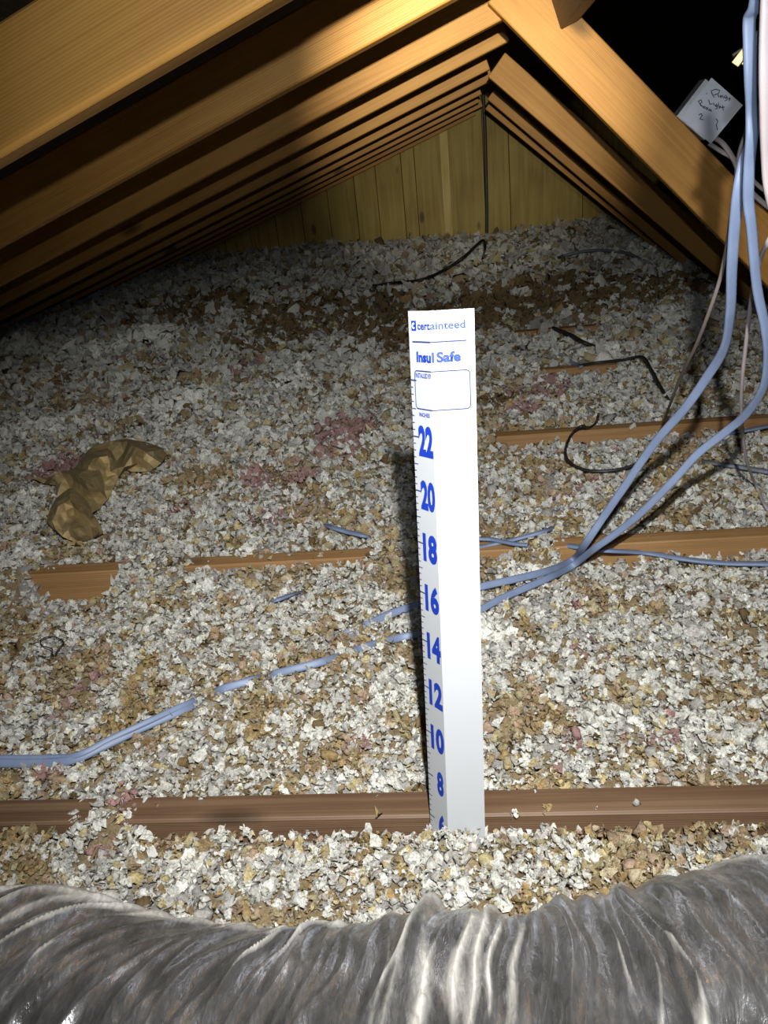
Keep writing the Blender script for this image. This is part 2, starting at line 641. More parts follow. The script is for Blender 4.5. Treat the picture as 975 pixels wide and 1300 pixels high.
PROTO = [popcorn(5, 3, 3) for _ in range(16)] + [popcorn(3, 4, 3) for _ in range(10)] + [lump(2, .42) for _ in range(6)] + [flake(5, 4, .9) for _ in range(8)] + [lump(1, .5) for _ in range(4)] + [flake(7, 2, 1.8) for _ in range(8)]
PW = np.array([.036] * 16 + [.028] * 10 + [.012] * 6 + [.018] * 8 + [.015] * 4 + [.022] * 8)
PW /= PW.sum()

WHITE = np.array([.82, .82, .765]); TAN = np.array([.45, .335, .165]); PINK = np.array([.46, .29, .27])
YEL = np.array([.62, .53, .30]); GREY = np.array([.62, .60, .56]); BROWN = np.array([.26, .185, .095])

patches = []   # (x, y, radius, colour, strength, lift)
for px, py, r, c, s_, lift in [
    (190, 450, .22, 'w', 1.0, .06), (25, 464, .18, 'w', 1.0, .045), (372, 495, .11, 'w', 1.0, .03), (230, 525, .20, 'w', .7, .02), (110, 470, .2, 'w', .6, .02),
    (660, 728, .045, 'w', .95, .014), (630, 800, .05, 'w', .9, .0), (300, 700, .05, 'w', .8, 0), (255, 745, .04, 'w', .9, 0), (490, 890, .03, 'w', .9, 0),
    (40, 640, .08, 'w', .7, 0), (20, 715, .07, 'w', .8, 0), (690, 480, .12, 'w', .6, 0), (850, 410, .14, 'w', .8, .02), (760, 460, .12, 'w', .5, 0), (600, 330, .7, 'w', .7, 0),
    (780, 330, .5, 'w', .7, .02), (480, 340, .5, 'w', .6, 0), (60, 560, .2, 'w', .6, .0), (180, 1050, .03, 'w', .9, .0), (235, 1105, .03, 'w', .9, 0), (745, 1090, .025, 'w', .9, 0),
    (85, 603, .10, 'p', .8, 0), (312, 478, .10, 'p', .8, 0), (445, 545, .14, 'p', .7, .0), (383, 614, .05, 'p', .95, .02), (330, 612, .07, 'p', .7, 0), (430, 570, .09, 'p', .6, 0),
    (100, 655, .06, 'p', .6, 0), (345, 660, .05, 'p', .55, 0), (690, 490, .15, 'p', .45, 0), (665, 520, .06, 'p', .6, 0), (235, 655, .04, 'p', .7, 0), (155, 722, .02, 'p', .9, .0), (110, 860, .04, 'p', .5, 0),
    (160, 1020, .022, 'p', .8, 0), (130, 1075, .02, 'p', .7, 0), (755, 820, .03, 'p', .4, 0), (55, 975, .02, 'p', .7, 0), (370, 830, .02, 'p', .4, 0),
    (420, 400, .9, 'b', .75, 0), (540, 415, .8, 'b', .7, 0), (700, 375, 1.0, 'b', .7, 0), (350, 440, .5, 'b', .5, 0), (620, 400, .8, 'b', .65, 0), (250, 400, .8, 'b', .55, 0), (840, 370, .7, 'b', .6, 0), (620, 510, .12, 'b', .6, 0), (680, 430, .15, 'b', .5, 0),
    (160, 905, .05, 't', .8, 0), (20, 800, .06, 't', .7, 0), (15, 820, .03, 'b', .8, 0), (300, 690, .04, 't', .6, 0), (470, 1045, .03, 't', .6, 0), (40, 1110, .03, 't', .6, 0),
    (290, 1130, .02, 't', .7, 0), (180, 850, .04, 't', .7, 0), (650, 590, .12, 't', .5, 0), (860, 600, .15, 't', .4, 0), (640, 680, .06, 't', .5, 0), (700, 660, .08, 't', .5, 0), (320, 920, .04, 't', .6, 0)]:
    p = on_z(px, py, .0)
    patches.append((p[0], p[1], (r * .5 if r > .3 else r * .62) * (1.25 if c == 'p' else 1), c, s_, lift))


def tuft_field():
    bands = []
    # number density follows the size of the tufts, which are sampled finer close by
    ys, xs_, sz = [], [], []
    for y0, y1, pitch, smin, smax in [(.40, .75, .0054, .0023, .0086), (.75, 1.15, .0063, .0026, .0094), (1.15, 1.7, .0084, .0036, .0116), (1.7, 2.5, .0125, .0055, .0165),
                                      (2.5, 3.8, .0215, .009, .027), (3.8, 6.4, .036, .015, .043)]:
        wmid = xr_f((y0 + y1) / 2) - xl_f((y0 + y1) / 2) - .35
        n = int((y1 - y0) * wmid / pitch ** 2)
        t = rng.random(n)
        yv = y0 + (y1 - y0) * rng.random(n)
        lo, hi = xl_f(yv) + .2, xr_f(yv) - .14
        ys.append(yv); xs_.append(lo + (hi - lo) * t)
        sz.append(smin * (smax / smin) ** (rng.random(n) ** 1.5))
    return np.concatenate(xs_), np.concatenate(ys), np.concatenate(sz)


tx_, ty_, ts = tuft_field()
# joist tops stay mostly bare
bm_ = bare_mask(tx_, ty_, .004)
inroof = (tx_ > -2.7) & (tx_ < 2.0)
keep = inroof & (bm_ < .5) | inroof & (rng.random(len(tx_)) < .018)
tx_, ty_, ts, bm_ = tx_[keep], ty_[keep], ts[keep], bm_[keep]
stray = bm_ > .5
ts[stray] *= .75
n = len(tx_)
tz_ = height(tx_, ty_) + ts * (rng.random(n) * .9 - .15)
tz_[stray] = .002 + ts[stray] * .3

# colour of each tuft
g = vnoise(tx_, ty_, .060, 31) * .55 + vnoise(tx_ + 3, ty_ * 1.3, .024, 32) * .45
gb = vnoise(tx_, ty_, .16, 33)
gp = vnoise(tx_, ty_, .075, 34)
rnd = rng.random(n)
colr = np.tile(WHITE, (n, 1)) * (.78 + .34 * rng.random((n, 1)))
is_tan = (g + .24 * (rnd - .5) + .22 * (gb - .5)) > .625 + .06 * smoothstep(1.4, 3.0, ty_)
small = ts < np.quantile(ts[ty_ < 1.7], .35) * np.maximum(1, ty_ / 1.2)
is_tan = is_tan | (small & (rng.random(n) < .22))
HUES = np.array([[.46, .335, .165], [.52, .45, .27], [.50, .37, .265], [.39, .30, .175], [.60, .52, .36]])
tanc = HUES[rng.integers(0, 5, n)] * (.8 + .4 * rng.random((n, 1)))
colr[is_tan] = tanc[is_tan]
is_y = (~is_tan) & (rng.random(n) < .10)
colr[is_y] = (YEL * (.8 + .4 * rng.random((n, 1))))[is_y]
is_g = (~is_tan) & (rng.random(n) < .25)
colr[is_g] = (GREY * (.7 + .5 * rng.random((n, 1))))[is_g]
is_p = (gp + .2 * (rng.random(n) - .5)) > .985
colr[is_p] = (PINK * (.8 + .4 * rng.random((n, 1))))[is_p]
is_b = rng.random(n) < .028
colr[is_b] = (BROWN * (.6 + .7 * rng.random((n, 1))))[is_b]
for x, y, r, c, s_, lift in patches:
    d = np.hypot(tx_ - x, (ty_ - y) * .8) / r
    d = d + .5 * (vnoise(tx_, ty_, max(.02, r * .35), 41) - .5)
    hit = (rng.random(n) < s_ * (1 - smoothstep(.6, 1.15, d)))
    C = {'w': WHITE * 1.12, 'p': PINK, 'b': BROWN, 't': TAN}[c]
    colr[hit] = (C * (.85 + .3 * rng.random((n, 1))))[hit]
    if c == 'w' and r < .2: ts[hit] *= 1.45
    tz_ = tz_ + lift * np.exp(-(d * 1.3) ** 2) * (~stray)

kind = rng.choice(len(PROTO), size=n, p=PW)
q = rng.normal(size=(n, 4)); q[:, 1:3] *= .55
q /= np.linalg.norm(q, axis=1)[:, None]
# mostly yawed, moderately tipped
w_, x_, y_, z_ = q[:, 0], q[:, 1], q[:, 2], q[:, 3]
RM = np.stack([np.stack([1 - 2 * (y_ * y_ + z_ * z_), 2 * (x_ * y_ - z_ * w_), 2 * (x_ * z_ + y_ * w_)], -1),
               np.stack([2 * (x_ * y_ + z_ * w_), 1 - 2 * (x_ * x_ + z_ * z_), 2 * (y_ * z_ - x_ * w_)], -1),
               np.stack([2 * (x_ * z_ - y_ * w_), 2 * (y_ * z_ + x_ * w_), 1 - 2 * (x_ * x_ + y_ * y_)], -1)], 1)
VS, FS, CS = [base_v], [base_t], []
bn = len(base_v)
gbase = vnoise(base_v[:, 0], base_v[:, 1], .05, 31)
CS.append(np.where(gbase[:, None] > .38, np.array([.33, .255, .15]), GREY * .7) * (.8 + .4 * vnoise(base_v[:, 0], base_v[:, 1], .015, 51))[:, None])
off = bn
for k, (pv, pf) in enumerate(PROTO):
    s = np.nonzero(kind == k)[0]
    if not len(s): continue
    V = np.einsum('nij,vj->nvi', RM[s], pv) * ts[s][:, None, None]
    V += np.stack([tx_[s], ty_[s], tz_[s]], -1)[:, None, :]
    F = pf[None] + (np.arange(len(s)) * len(pv))[:, None, None] + off
    VS.append(V.reshape(-1, 3)); FS.append(F.reshape(-1, 3))
    jit = .78 + .36 * rng.random((len(s), len(pv), 1))
    CS.append((colr[s][:, None, :] * jit).reshape(-1, 3))
    off += len(s) * len(pv)
VS, FS, CS = np.concatenate(VS), np.concatenate(FS), np.concatenate(CS)


def fast_mesh(name, V, F, C, mat, smooth=True):
    me = bpy.data.meshes.new(name)
    me.vertices.add(len(V)); me.vertices.foreach_set('co', V.astype(np.float32).ravel())
    me.loops.add(F.size); me.loops.foreach_set('vertex_index', F.astype(np.int32).ravel())
    me.polygons.add(len(F))
    me.polygons.foreach_set('loop_start', np.arange(len(F), dtype=np.int32) * F.shape[1])
    me.polygons.foreach_set('use_smooth', np.full(len(F), smooth))
    me.update(calc_edges=True)
    if C is not None:
        a = me.color_attributes.new('Col', 'FLOAT_COLOR', 'POINT')
        a.data.foreach_set('color', np.concatenate([C, np.ones((len(C), 1))], 1).astype(np.float32).ravel())
    me.materials.append(mat)
    o = bpy.data.objects.new(name, me)
    COL.objects.link(o)
    return o


ins = fast_mesh('loose_fill_insulation', VS, FS, CS, M_FLUFF)
tag(ins, 'fluffy white, tan and pink loose-fill insulation covering the attic floor', 'insulation', None, 'stuff')
print('insulation tufts', n, 'triangles', len(FS))

# ------------------------------------------------------------------ flexible duct
# silhouette of its upper edge in the photograph gives the height of the tube along x
sil = [(-150, 1122), (0, 1130), (100, 1138), (200, 1145), (300, 1155), (380, 1161), (440, 1152), (550, 1146), (650, 1154), (700, 1140), (750, 1126), (800, 1112), (850, 1094), (900, 1084), (975, 1074), (1100, 1060)]
RDU = .135
YC = .262
sx_, sz_ = [], []
for px, py in sil:
    d = ray(px, py)
    # section at constant x: find centre height so that the ray's (y,z) trace is tangent to the circle
    dy, dz = d[1], d[2]
    L = math.hypot(dy, dz)
    # line: (y,z) = (0,HC)+t(dy,dz); distance of (YC,zc) = |YC*dz - (zc-HC)*dy|/L = RDU, centre on the near/lower side
    zc = HC + (YC * dz - RDU * L) / dy
    t = (YC * dy + (zc - HC) * dz) / (L * L)
    sx_.append(d[0] * t); sz_.append(zc)
sx_, sz_ = np.array(sx_), np.array(sz_)
NXD, NA = 1300, 104
xd = np.linspace(-.75, .48, NXD)
zc = np.interp(xd, sx_, sz_)
kern = np.hanning(31); kern /= kern.sum()
zc = np.convolve(np.pad(zc, 15, mode='edge'), kern, 'valid')
an_ = np.concatenate([np.linspace(.05, 2.0, NA - 24, endpoint=False), np.linspace(2.0, 2 * math.pi + .05, 24, endpoint=False)])
Xd = np.repeat(xd[:, None], NA, 1); A = np.repeat(an_[None, :], NXD, 0)
# helix/pleat coordinate: folds lean to the left on the left, stand upright at the ruler, lean right at the right
lean = np.interp(Xd, [-.6, -.25, -.12, 0, .1, .25], [.50, .42, .20, .10, -.10, -.22])
arc = (A - math.radians(60)) * RDU        # 0 near the visible crest; + = over towards the viewer
U = Xd + lean * arc + .012 * (vnoise(Xd, A * RDU, .09, 61) - .5)
fold = .007 * (vnoise(U, arc * .3 + 5, .055, 64) - .5)
pr = np.random.default_rng(3)
uu = -1.0
while uu < .75:
    uu += pr.uniform(.004, .0145)
    wob = pr.uniform(.002, .007) * np.sin(arc * pr.uniform(15, 50) + pr.uniform(0, 6)) + pr.uniform(-.12, .12) * arc
    d_ = (U + wob - uu) / pr.uniform(.0018, .0050)
    k0, k1 = pr.uniform(-.08, .06), pr.uniform(.02, .16)
    fade = smoothstep(k0 - .04, k0 + .01, arc + .06) * (1 - .8 * smoothstep(k1, k1 + .04, arc))
    fold += pr.choice([.0018, .0026, .0036, .0055]) * (.2 + .8 * fade) * np.exp(-np.abs(d_) ** 1.15)
coil = .0022 * np.abs(np.sin(U * math.pi / .0235))
dent = .010 * (vnoise(Xd, A * RDU, .11, 66) - .5) + .004 * (vnoise(U, A * RDU, .035, 67) - .5)
# gathered, pinched ring right of the ruler
pinch = -.004 * np.exp(-((U - .012) / .012) ** 2) + .007 * np.exp(-((U - .038) / .012) ** 2) + .009 * np.exp(-((U + .33) / .010) ** 2) + .006 * np.exp(-((U + .055) / .006) ** 2)
rad = RDU - .009 + fold * 1.0 + coil + dent + pinch
squash = 1.0
Vd = np.stack([Xd + .004 * (vnoise(U, arc, .03, 68) - .5), YC + rad * np.cos(A), zc[:, None] + rad * np.sin(A) * squash], -1).reshape(-1, 3)
i_ = np.arange(NXD * NA).reshape(NXD, NA)
i2 = np.roll(i_, -1, 1)
Fd = np.stack([i_[:-1], i2[:-1], i2[1:], i_[1:]], -1).reshape(-1, 4)[:, ::-1]
dust_glint = np.clip(-.36 + 150 * fold + .70 * smoothstep(.95, .60, A) * (np.sin(A) > 0) + .5 * (vnoise(Xd, arc, .05, 71) - .5), 0, 1)  # dusty ridges and crest, paled further to imitate foil highlights
duct = fast_mesh('flexible_duct', Vd, Fd, np.repeat(dust_glint.reshape(-1, 1), 3, 1), M_FOIL)
tag(duct, 'wrinkled silver foil-jacketed flexible air duct in front of the joist', 'duct')

# ------------------------------------------------------------------ ruler
LEANY, LEANX = .1407, .0286
IN = .0254
ax = Vector((math.sin(LEANX), math.sin(LEANY), math.cos(LEANY))).normalized()   # up the card
B0 = Vector((-.0682, YJ1 - .012, 0)) - ax * (5.5 * IN)                           # left edge at the zero mark
WL, WR = .0300, .0385
aL, aR = math.radians(50), math.radians(10)
dirL = Vector((math.cos(aL), -math.sin(aL), 0))     # left edge -> fold comes towards the viewer
dirR = Vector((math.cos(aR), math.sin(aR), 0))
dirL = (dirL - ax * dirL.dot(ax)).normalized()
dirR = (dirR - ax * dirR.dot(ax)).normalized()
nL = dirL.cross(ax).normalized(); nR = dirR.cross(ax).normalized()
if nL.y > 0: nL = -nL
if nR.y > 0: nR = -nR
B0 = B0 - dirL * WL * 0


def card(u, v, lift=0.0):
    if u <= WL:
        return B0 + dirL * u + ax * v + nL * lift
    return B0 + dirL * WL + dirR * (u - WL) + ax * v + (nR * lift)


HT = 26.35 * IN
ruler = empty('insulation_ruler', B0 + dirL * WL)
RI = Matrix.Translation(-(B0 + dirL * WL))
tag(ruler, 'tall white folded card ruler with blue inch numbers standing at the joist', 'ruler')


def panel(name, ua, ub, nn):
    NV = 27
    T = .0009
    vs_, fs_ = [], []
    for side in (0, 1):
        for i in range(NV):
            v = HT * i / (NV - 1)
            for u in (ua, ub):
                if u == WL:
                    base = B0 + dirL * WL + ax * v
                    nrm = (nL + nR).normalized()
                else:
                    base = card(u, v); nrm = nn
                vs_.append(RI @ (base - nrm * T * side))
    m = NV * 2
    for i in range(NV - 1):
        a = i * 2
        fs_.append((a, a + 1, a + 3, a + 2))
        fs_.append((m + a, m + a + 2, m + a + 3, m + a + 1))
        fs_.append((a, a + 2, m + a + 2, m + a)); fs_.append((a + 1, m + a + 1, m + a + 3, a + 3))
    e = m - 2
    fs_.append((0, m, m + 1, 1)); fs_.append((e, e + 1, m + e + 1, m + e))
    return mesh_obj(name, vs_, fs_, M_CARD, ruler)


pL = panel('scale_panel', 0, WL, nL)
pR = panel('wide_panel', WL, WL + WR, nR)


def to_card(bm, lift=.00035):
    bmesh.ops.bisect_plane(bm, geom=list(bm.verts) + list(bm.edges) + list(bm.faces), plane_co=(WL, 0, 0), plane_no=(1, 0, 0))
    for v in bm.verts:
        u, w_ = v.co.x, v.co.y
        v.co = RI @ card(u, w_, lift)


def text_bm(s, height, cx, cy, width=None, bold=0.0, align='CENTER'):
    cu = bpy.data.curves.new('t', 'FONT')
    cu.body = s
    cu.size = 1.0
    cu.offset = bold
    cu.resolution_u = 4
    o = bpy.data.objects.new('t', cu)
    COL.objects.link(o)
    dg = bpy.context.evaluated_depsgraph_get()
    dg.update()
    me = bpy.data.meshes.new_from_object(o.evaluated_get(dg))
    bpy.data.objects.remove(o, do_unlink=True)
    bpy.data.curves.remove(cu)
    bm = bmesh.new()
    bm.from_mesh(me)
    bpy.data.meshes.remove(me)
    bmesh.ops.triangulate(bm, faces=bm.faces)
    xs = [v.co.x for v in bm.verts]; ys = [v.co.y for v in bm.verts]
    xa, xb, ya, yb = min(xs), max(xs), min(ys), max(ys)
    sy = height / (yb - ya)
    sx = (width / (xb - xa)) if width else sy
    for v in bm.verts:
        v.co = Vector(((v.co.x - (xa + xb) / 2) * sx + cx, (v.co.y - (ya + yb) / 2) * sy + cy, 0))
    return bm


def rect_bm(rects):
    bm = bmesh.new()
    for (a, b, c, d) in rects:
        vs_ = [bm.verts.new((a, c, 0)), bm.verts.new((b, c, 0)), bm.verts.new((b, d, 0)), bm.verts.new((a, d, 0))]
        bm.faces.new(vs_)
    return bm


def ink(name, bm, mat, lift=.00035, parent=None):
    to_card(bm, lift)
    o = bm_obj(name, bm, mat, parent or ruler)
    return o


# tick marks
ticks = []
q4 = 5 * 4
while q4 <= 24 * 4:
    v = q4 / 4 * IN
    ln = .0085 if q4 % 8 == 0 else (.0062 if q4 % 4 == 0 else .0036)
    hw = .0006 if q4 % 8 == 0 else .00042
    ticks.append((.0003, ln, v - hw, v + hw))
    q4 += 1
ink('tick_marks', rect_bm(ticks), M_INKD)
for num in range(6, 24, 2):
    s = str(num)
    wd = .0212 if len(s) == 2 else .0105
    ink('number', text_bm(s, .0285, .0186 if len(s) == 2 else .0205, (num - .12) * IN, wd, .050), M_INK)
top = HT
ink('brand_lettering', text_bm('certainteed', .0066, .0368, top - .0125, .0475, .022), M_INK)
lg = ink('brand_logo', rect_bm([(.0045, .0113, top - .0168, top - .0082)]), M_INK, .0003)
cbm = bmesh.new()
pts_o, pts_i = [], []
for i in range(13):
    a = math.radians(50 + i * 260 / 12)
    pts_o.append((.0080 + .0023 * math.cos(a), top - .0125 + .0027 * math.sin(a), 0))
    pts_i.append((.0080 + .0010 * math.cos(a), top - .0125 + .0012 * math.sin(a), 0))
vo_ = [cbm.verts.new(p) for p in pts_o]; vi_ = [cbm.verts.new(p) for p in pts_i]
for i in range(12):
    cbm.faces.new((vo_[i], vo_[i + 1], vi_[i + 1], vi_[i]))
ink('logo_mark', cbm, M_INKW, .0006, lg)
ink('small_print', rect_bm([(.0470 + .0042 * i, .0495 + .0042 * i, top - .0188, top - .0184) for i in range(4)]), M_INKD)
ink('dividing_line', rect_bm([(.0050, .0610, top - .0267, top - .0255)]), M_INKD)
ink('product_lettering', text_bm('Insul', .0092, .0216, top - .0390, .0228, .045), M_INK)
ink('product_lettering', text_bm('Safe', .0092, .0455, top - .0390, .0212, .045), M_INK)
# installer's box: rounded outline
bx0, bx1, by0, by1, rr_ = .0060, .0640, top - .0850, top - .0505, .004
out, inn = [], []
for cxx, cyy, a0 in ((bx1 - rr_, by1 - rr_, 0), (bx0 + rr_, by1 - rr_, 90), (bx0 + rr_, by0 + rr_, 180), (bx1 - rr_, by0 + rr_, 270)):
    for i in range(6):
        a = math.radians(a0 + 18 * i)
        out.append((cxx + rr_ * math.cos(a), cyy + rr_ * math.sin(a), 0))
        inn.append((cxx + (rr_ - .0010) * math.cos(a), cyy + (rr_ - .0010) * math.sin(a), 0))
obm = bmesh.new()
vo_ = [obm.verts.new(p) for p in out]; vi_ = [obm.verts.new(p) for p in inn]
for i in range(len(out)):
    j = (i + 1) % len(out)
    obm.faces.new((vo_[i], vo_[j], vi_[j], vi_[i]))
ink('box_outline', obm, M_INKD)
ink('box_lettering', text_bm('INSTALLED BY', .0042, .0190, by1 - .0045, .0225, .03), M_INK)
ink('unit_lettering', text_bm('INCHES', .0036, .0185, by0 - .0045, .0150, .03), M_INK)


# ------------------------------------------------------------------ cables
def catmull(P, per=14):
    P = [Vector(p) for p in P]
    P = [P[0] * 2 - P[1]] + P + [P[-1] * 2 - P[-2]]
    out = []
    for i in range(1, len(P) - 2):
        a, b, c, d = P[i - 1], P[i], P[i + 1], P[i + 2]
        for k in range(per):
            t = k / per
            out.append(.5 * ((2 * b) + (c - a) * t + (2 * a - 5 * b + 4 * c - d) * t * t + (3 * b - a - 3 * c + d) * t ** 3))
    out.append(P[-2])
    return out


def cable(name, pts, wdt, thk, mat, label, cat='cable', group=None, ref=(0, -1, .7), twist=0.0, parent=None):
    P = catmull(pts)
    ns = 10
    V, F = [], []
    prev = None
    for i, p in enumerate(P):
        t = (P[min(i + 1, len(P) - 1)] - P[max(i - 1, 0)]).normalized()
        r = Vector(ref).normalized()
        sd = t.cross(r)
        if sd.length < .15 and prev is not None: sd = prev
        sd = (sd - t * sd.dot(t)).normalized()
        if prev is not None:
            if sd.dot(prev) < 0: sd = -sd
            sd = (sd * .35 + prev * .65); sd = (sd - t * sd.dot(t)).normalized()
        prev = sd
        nn = t.cross(sd)
        tw = twist * math.sin(i * .09)
        s2 = sd * math.cos(tw) + nn * math.sin(tw)
        n2 = t.cross(s2)
        for k in range(ns):
            a = 2 * math.pi * k / ns
            ca, sa = math.cos(a), math.sin(a)
            ex = .6
            V.append(p + s2 * (wdt / 2 * math.copysign(abs(ca) ** ex, ca)) + n2 * (thk / 2 * math.copysign(abs(sa) ** ex, sa)))
    for i in range(len(P) - 1):
        for k in range(ns):
            k2 = (k + 1) % ns
            F.append((i * ns + k, i * ns + k2, (i + 1) * ns + k2, (i + 1) * ns + k))
    F.append(tuple(range(ns))[::-1]); F.append(tuple((len(P) - 1) * ns + k for k in range(ns)))
    o = mesh_obj(name, V, F, mat, parent, True)
    if label: tag(o, label, cat, group)
    return o


def G(px, py, off=.008): return on_ground(px, py, off + .005 if off > 0 else off)
def H(px, py, y): return on_y(px, py, y)


GR = 'electrical cables'
cable('electrical_cable', [H(985, 36, .86), H(969, 42, .86), H(965.5, 56, .86), H(966, 85, .86), H(962, 118, .87), H(958, 155, .88), H(953, 183, .89), H(945, 205, .90), H(938, 240, .90), H(933, 282, .91), H(929, 340, .93), H(927, 396, .96), H(919, 442, 1.0), H(896, 481, 1.04),
                           H(869, 519, 1.07), H(838, 554, 1.10), H(815, 585, 1.12), H(792, 619, 1.13), H(765, 658, 1.14), H(742, 692, 1.145), G(727, 711, .010), G(688, 727, .006), G(606, 746, .006), G(560, 760, .003), G(505, 776, .003), G(460, 796, .0), G(420, 812, -.012)],
      .0125, .0055, M_CABLE, 'blue-grey flat cable hanging from the bundle, then running low behind the ruler', 'cable', GR)
cable('electrical_cable', [H(962, -60, .82), H(959, 3, .83), H(951.5, 24, .84), H(951.5, 56, .84), H(952.5, 99, .84), H(954, 141, .85), H(954, 175, .85), H(951, 211, .86), H(950, 254, .87), H(954, 290, .88), H(961, 365, .91), H(971, 415, .93), H(974.5, 454, .95), H(968, 494, .98),
                           H(946, 527, 1.02), H(919, 550, 1.05), H(885, 577, 1.07), H(854, 611, 1.08), H(815, 650, 1.10), H(781, 678, 1.12), H(754, 697, 1.135), G(727, 718, .014), G(696, 734, .008), G(638, 759, .006), G(606, 776, .006), G(560, 797, .003), G(515, 808, .002), G(485, 815, -.004), G(462, 822, .001), G(440, 830, -.008),
                           G(410, 840, .002), G(355, 854, .001), G(335, 860, -.007), G(320, 864, .001), G(285, 874, .002), G(264, 884, -.010), G(235, 900, .002), G(180, 924, .004), G(130, 948, .004), G(90, 965, .002), G(40, 969, .003), G(-60, 968, .003)],
      .0115, .0055, M_CABLE, 'long blue-grey cable from the hanging bundle, passing the ruler and lying across white insulation', 'cable', GR)
cable('electrical_cable', [G(255, 886, -.01), G(238, 893, .004), G(190, 915, .010), G(140, 938, .008), G(100, 958, .006), G(60, 962, .006), G(-60, 962, .005)],
      .008, .0055, M_CABLE, 'short visible stretch of second blue-grey cable lying against the long cable', 'cable', GR)
cable('electrical_cable', [H(950, 150, .97), H(947, 168, .97), H(938, 197, .97), H(931, 254, .97), H(923, 310, .98), H(915, 350, 1.0), H(904, 385, 1.02), H(885, 435, 1.08), H(865, 477, 1.2), H(850, 515, 1.4), G(843, 535, .01)],
      .0045, .004, M_CABLE3, 'thin brown wire hanging beside the blue-grey cables', 'wire', GR)
cable('electrical_cable', [H(973, -60, .78), H(972, 0, .78), H(970, 60, .78), H(970, 113, .78), H(972, 197, .80), H(976, 243, .81), H(990, 300, .83)],
      .0085, .006, M_CABLE2, 'pale pinkish-white cable hanging at the outer side of the bundle', 'cable', GR)
cable('electrical_cable', [H(990, 280, .95), H(975, 306, .96), H(964, 332, .98), H(956, 365, 1.0), H(948, 427, 1.05), H(941.5, 492, 1.12), H(942, 538, 1.2), H(948, 585, 1.3), G(960, 617, .012), G(971, 642, .004), G(985, 660, -.004)],
      .005, .0045, M_CABLE2, 'thin beige wire bowing down to the insulation below the bundle', 'wire', GR)
cable('electrical_cable', [G(1040, 718, .01), G(975, 716, .010), G(920, 715, .010), G(870, 710, .010), G(820, 702, .010), G(772, 699, .009), G(730, 694, .006), G(705, 690, -.006)],
      .0125, .006, M_CABLE, 'blue-grey flat cable lying along the partly buried joist below the hanging bundle', 'cable', GR, (0, 0, 1))
cable('electrical_cable', [G(705, 668, -.008), G(692, 674, .008), G(660, 683, .010), G(630, 690, .010), G(607, 695, .008), G(570, 700, .0), G(540, 706, -.012)],
      .010, .006, M_CABLE, 'blue-grey cable stub crossing another right beside the ruler', 'cable', GR, (0, 0, 1))
cable('electrical_cable', [G(670, 692, .004), G(650, 690, .016), G(625, 685, .016), G(607, 684, .010), G(570, 683, .0), G(540, 680, -.012)],
      .009, .006, M_CABLE, 'blue-grey cable stub lying over another right beside the ruler', 'cable', GR, (0, 0, 1))
cable('electrical_cable', [G(405, 664, -.012), G(420, 669, .008), G(440, 675, .012), G(462, 680, .010), G(470, 682, -.012)],
      .012, .006, M_CABLE, 'short bright blue-grey cable piece poking from the insulation beside the shadow of the ruler', 'cable', GR, (0, 0, 1))
cable('electrical_cable', [G(338, 768, -.012), G(349, 763, .006), G(362, 758, .008), G(373, 754, .006), G(384, 751, -.012)],
      .008, .005, M_CABLE, 'tiny blue-grey cable end showing between clumps of white insulation', 'cable', GR, (0, 0, 1))
cable('electrical_cable', [G(1010, 533, .02), G(975, 541, .02), G(950, 546, .018), G(930, 550, .008), G(915, 556, -.01)],
      .014, .007, M_CABLE, 'blue-grey cable crossing the orange-brown joist at the outer side', 'cable', GR, (0, 0, 1))
cable('electrical_cable', [G(890, 585, -.006), G(905, 588, .01), G(935, 592, .012), G(975, 599, .012), G(1020, 606, .01)],
      .015, .007, M_GREYC, 'dusty grey cable lying in a dark hollow under the thin beige wire', 'cable', GR, (0, 0, 1))
cable('loose_black_cable', [G(760, 525, .03), G(757, 536, .03), G(748, 543, .035), G(738, 541, .035), G(727, 550, .03), G(720, 563, .022), G(718, 578, .018), G(727, 590, .014), G(745, 597, .012), G(768, 598, .012), G(790, 595, .012), G(812, 588, .010), G(830, 582, .0)],
      .0065, .006, M_BLACK, 'curled black cord looping over insulation and the joist', 'cord')
cable('black_wire', [G(468, 364, .02), G(500, 359, .03), G(535, 355, .04), G(565, 342, .06), G(590, 325, .10), G(606, 310, .12), G(614, 305, .13), G(616, 314, .10), G(613, 328, .04)],
      .014, .012, M_BLACK, 'thin black wire arched over the far mound near the gable', 'wire')
cable('black_wire', [G(690, 336, .02), G(715, 325, .04), G(750, 318, .06), G(790, 320, .06), G(815, 330, .03), G(830, 338, .0)],
      .016, .012, M_GREYC, 'grey wire arched low over the far mound by the steep rafters', 'wire')
cable('grey_stick', [G(693, 446, .02), G(710, 453, .03), G(730, 462, .02), G(738, 466, .0)], .014, .008, M_GREYC, 'short grey cable end sticking out of far insulation', 'cable')
cable('twig_wire', [G(735, 464, .025), G(760, 460, .025), G(790, 457, .025), G(815, 453, .03), G(826, 468, .03), G(838, 490, .02), G(850, 510, .0)], .008, .007, M_BLACK, 'bent black wire lying on insulation behind the orange-brown joist', 'wire')
cable('twig_wire', [G(702, 416, .02), G(722, 424, .03), G(740, 434, .03), G(757, 441, .01)], .012, .01, M_BLACK, 'short black wire beside the faraway almost buried joist', 'wire')
cable('gable_cable', [(float(on_y(615, 160, YG - .03)[0]), YG - .03, 1.05), H(615.5, 160, YG - .03), H(617, 220, YG - .03), H(618, 270, YG - .03), H(618, 310, YG - .03)], .026, .02, M_BLACK, 'dark cable running straight up the gable wall', 'cable', None, (0, -1, 0))
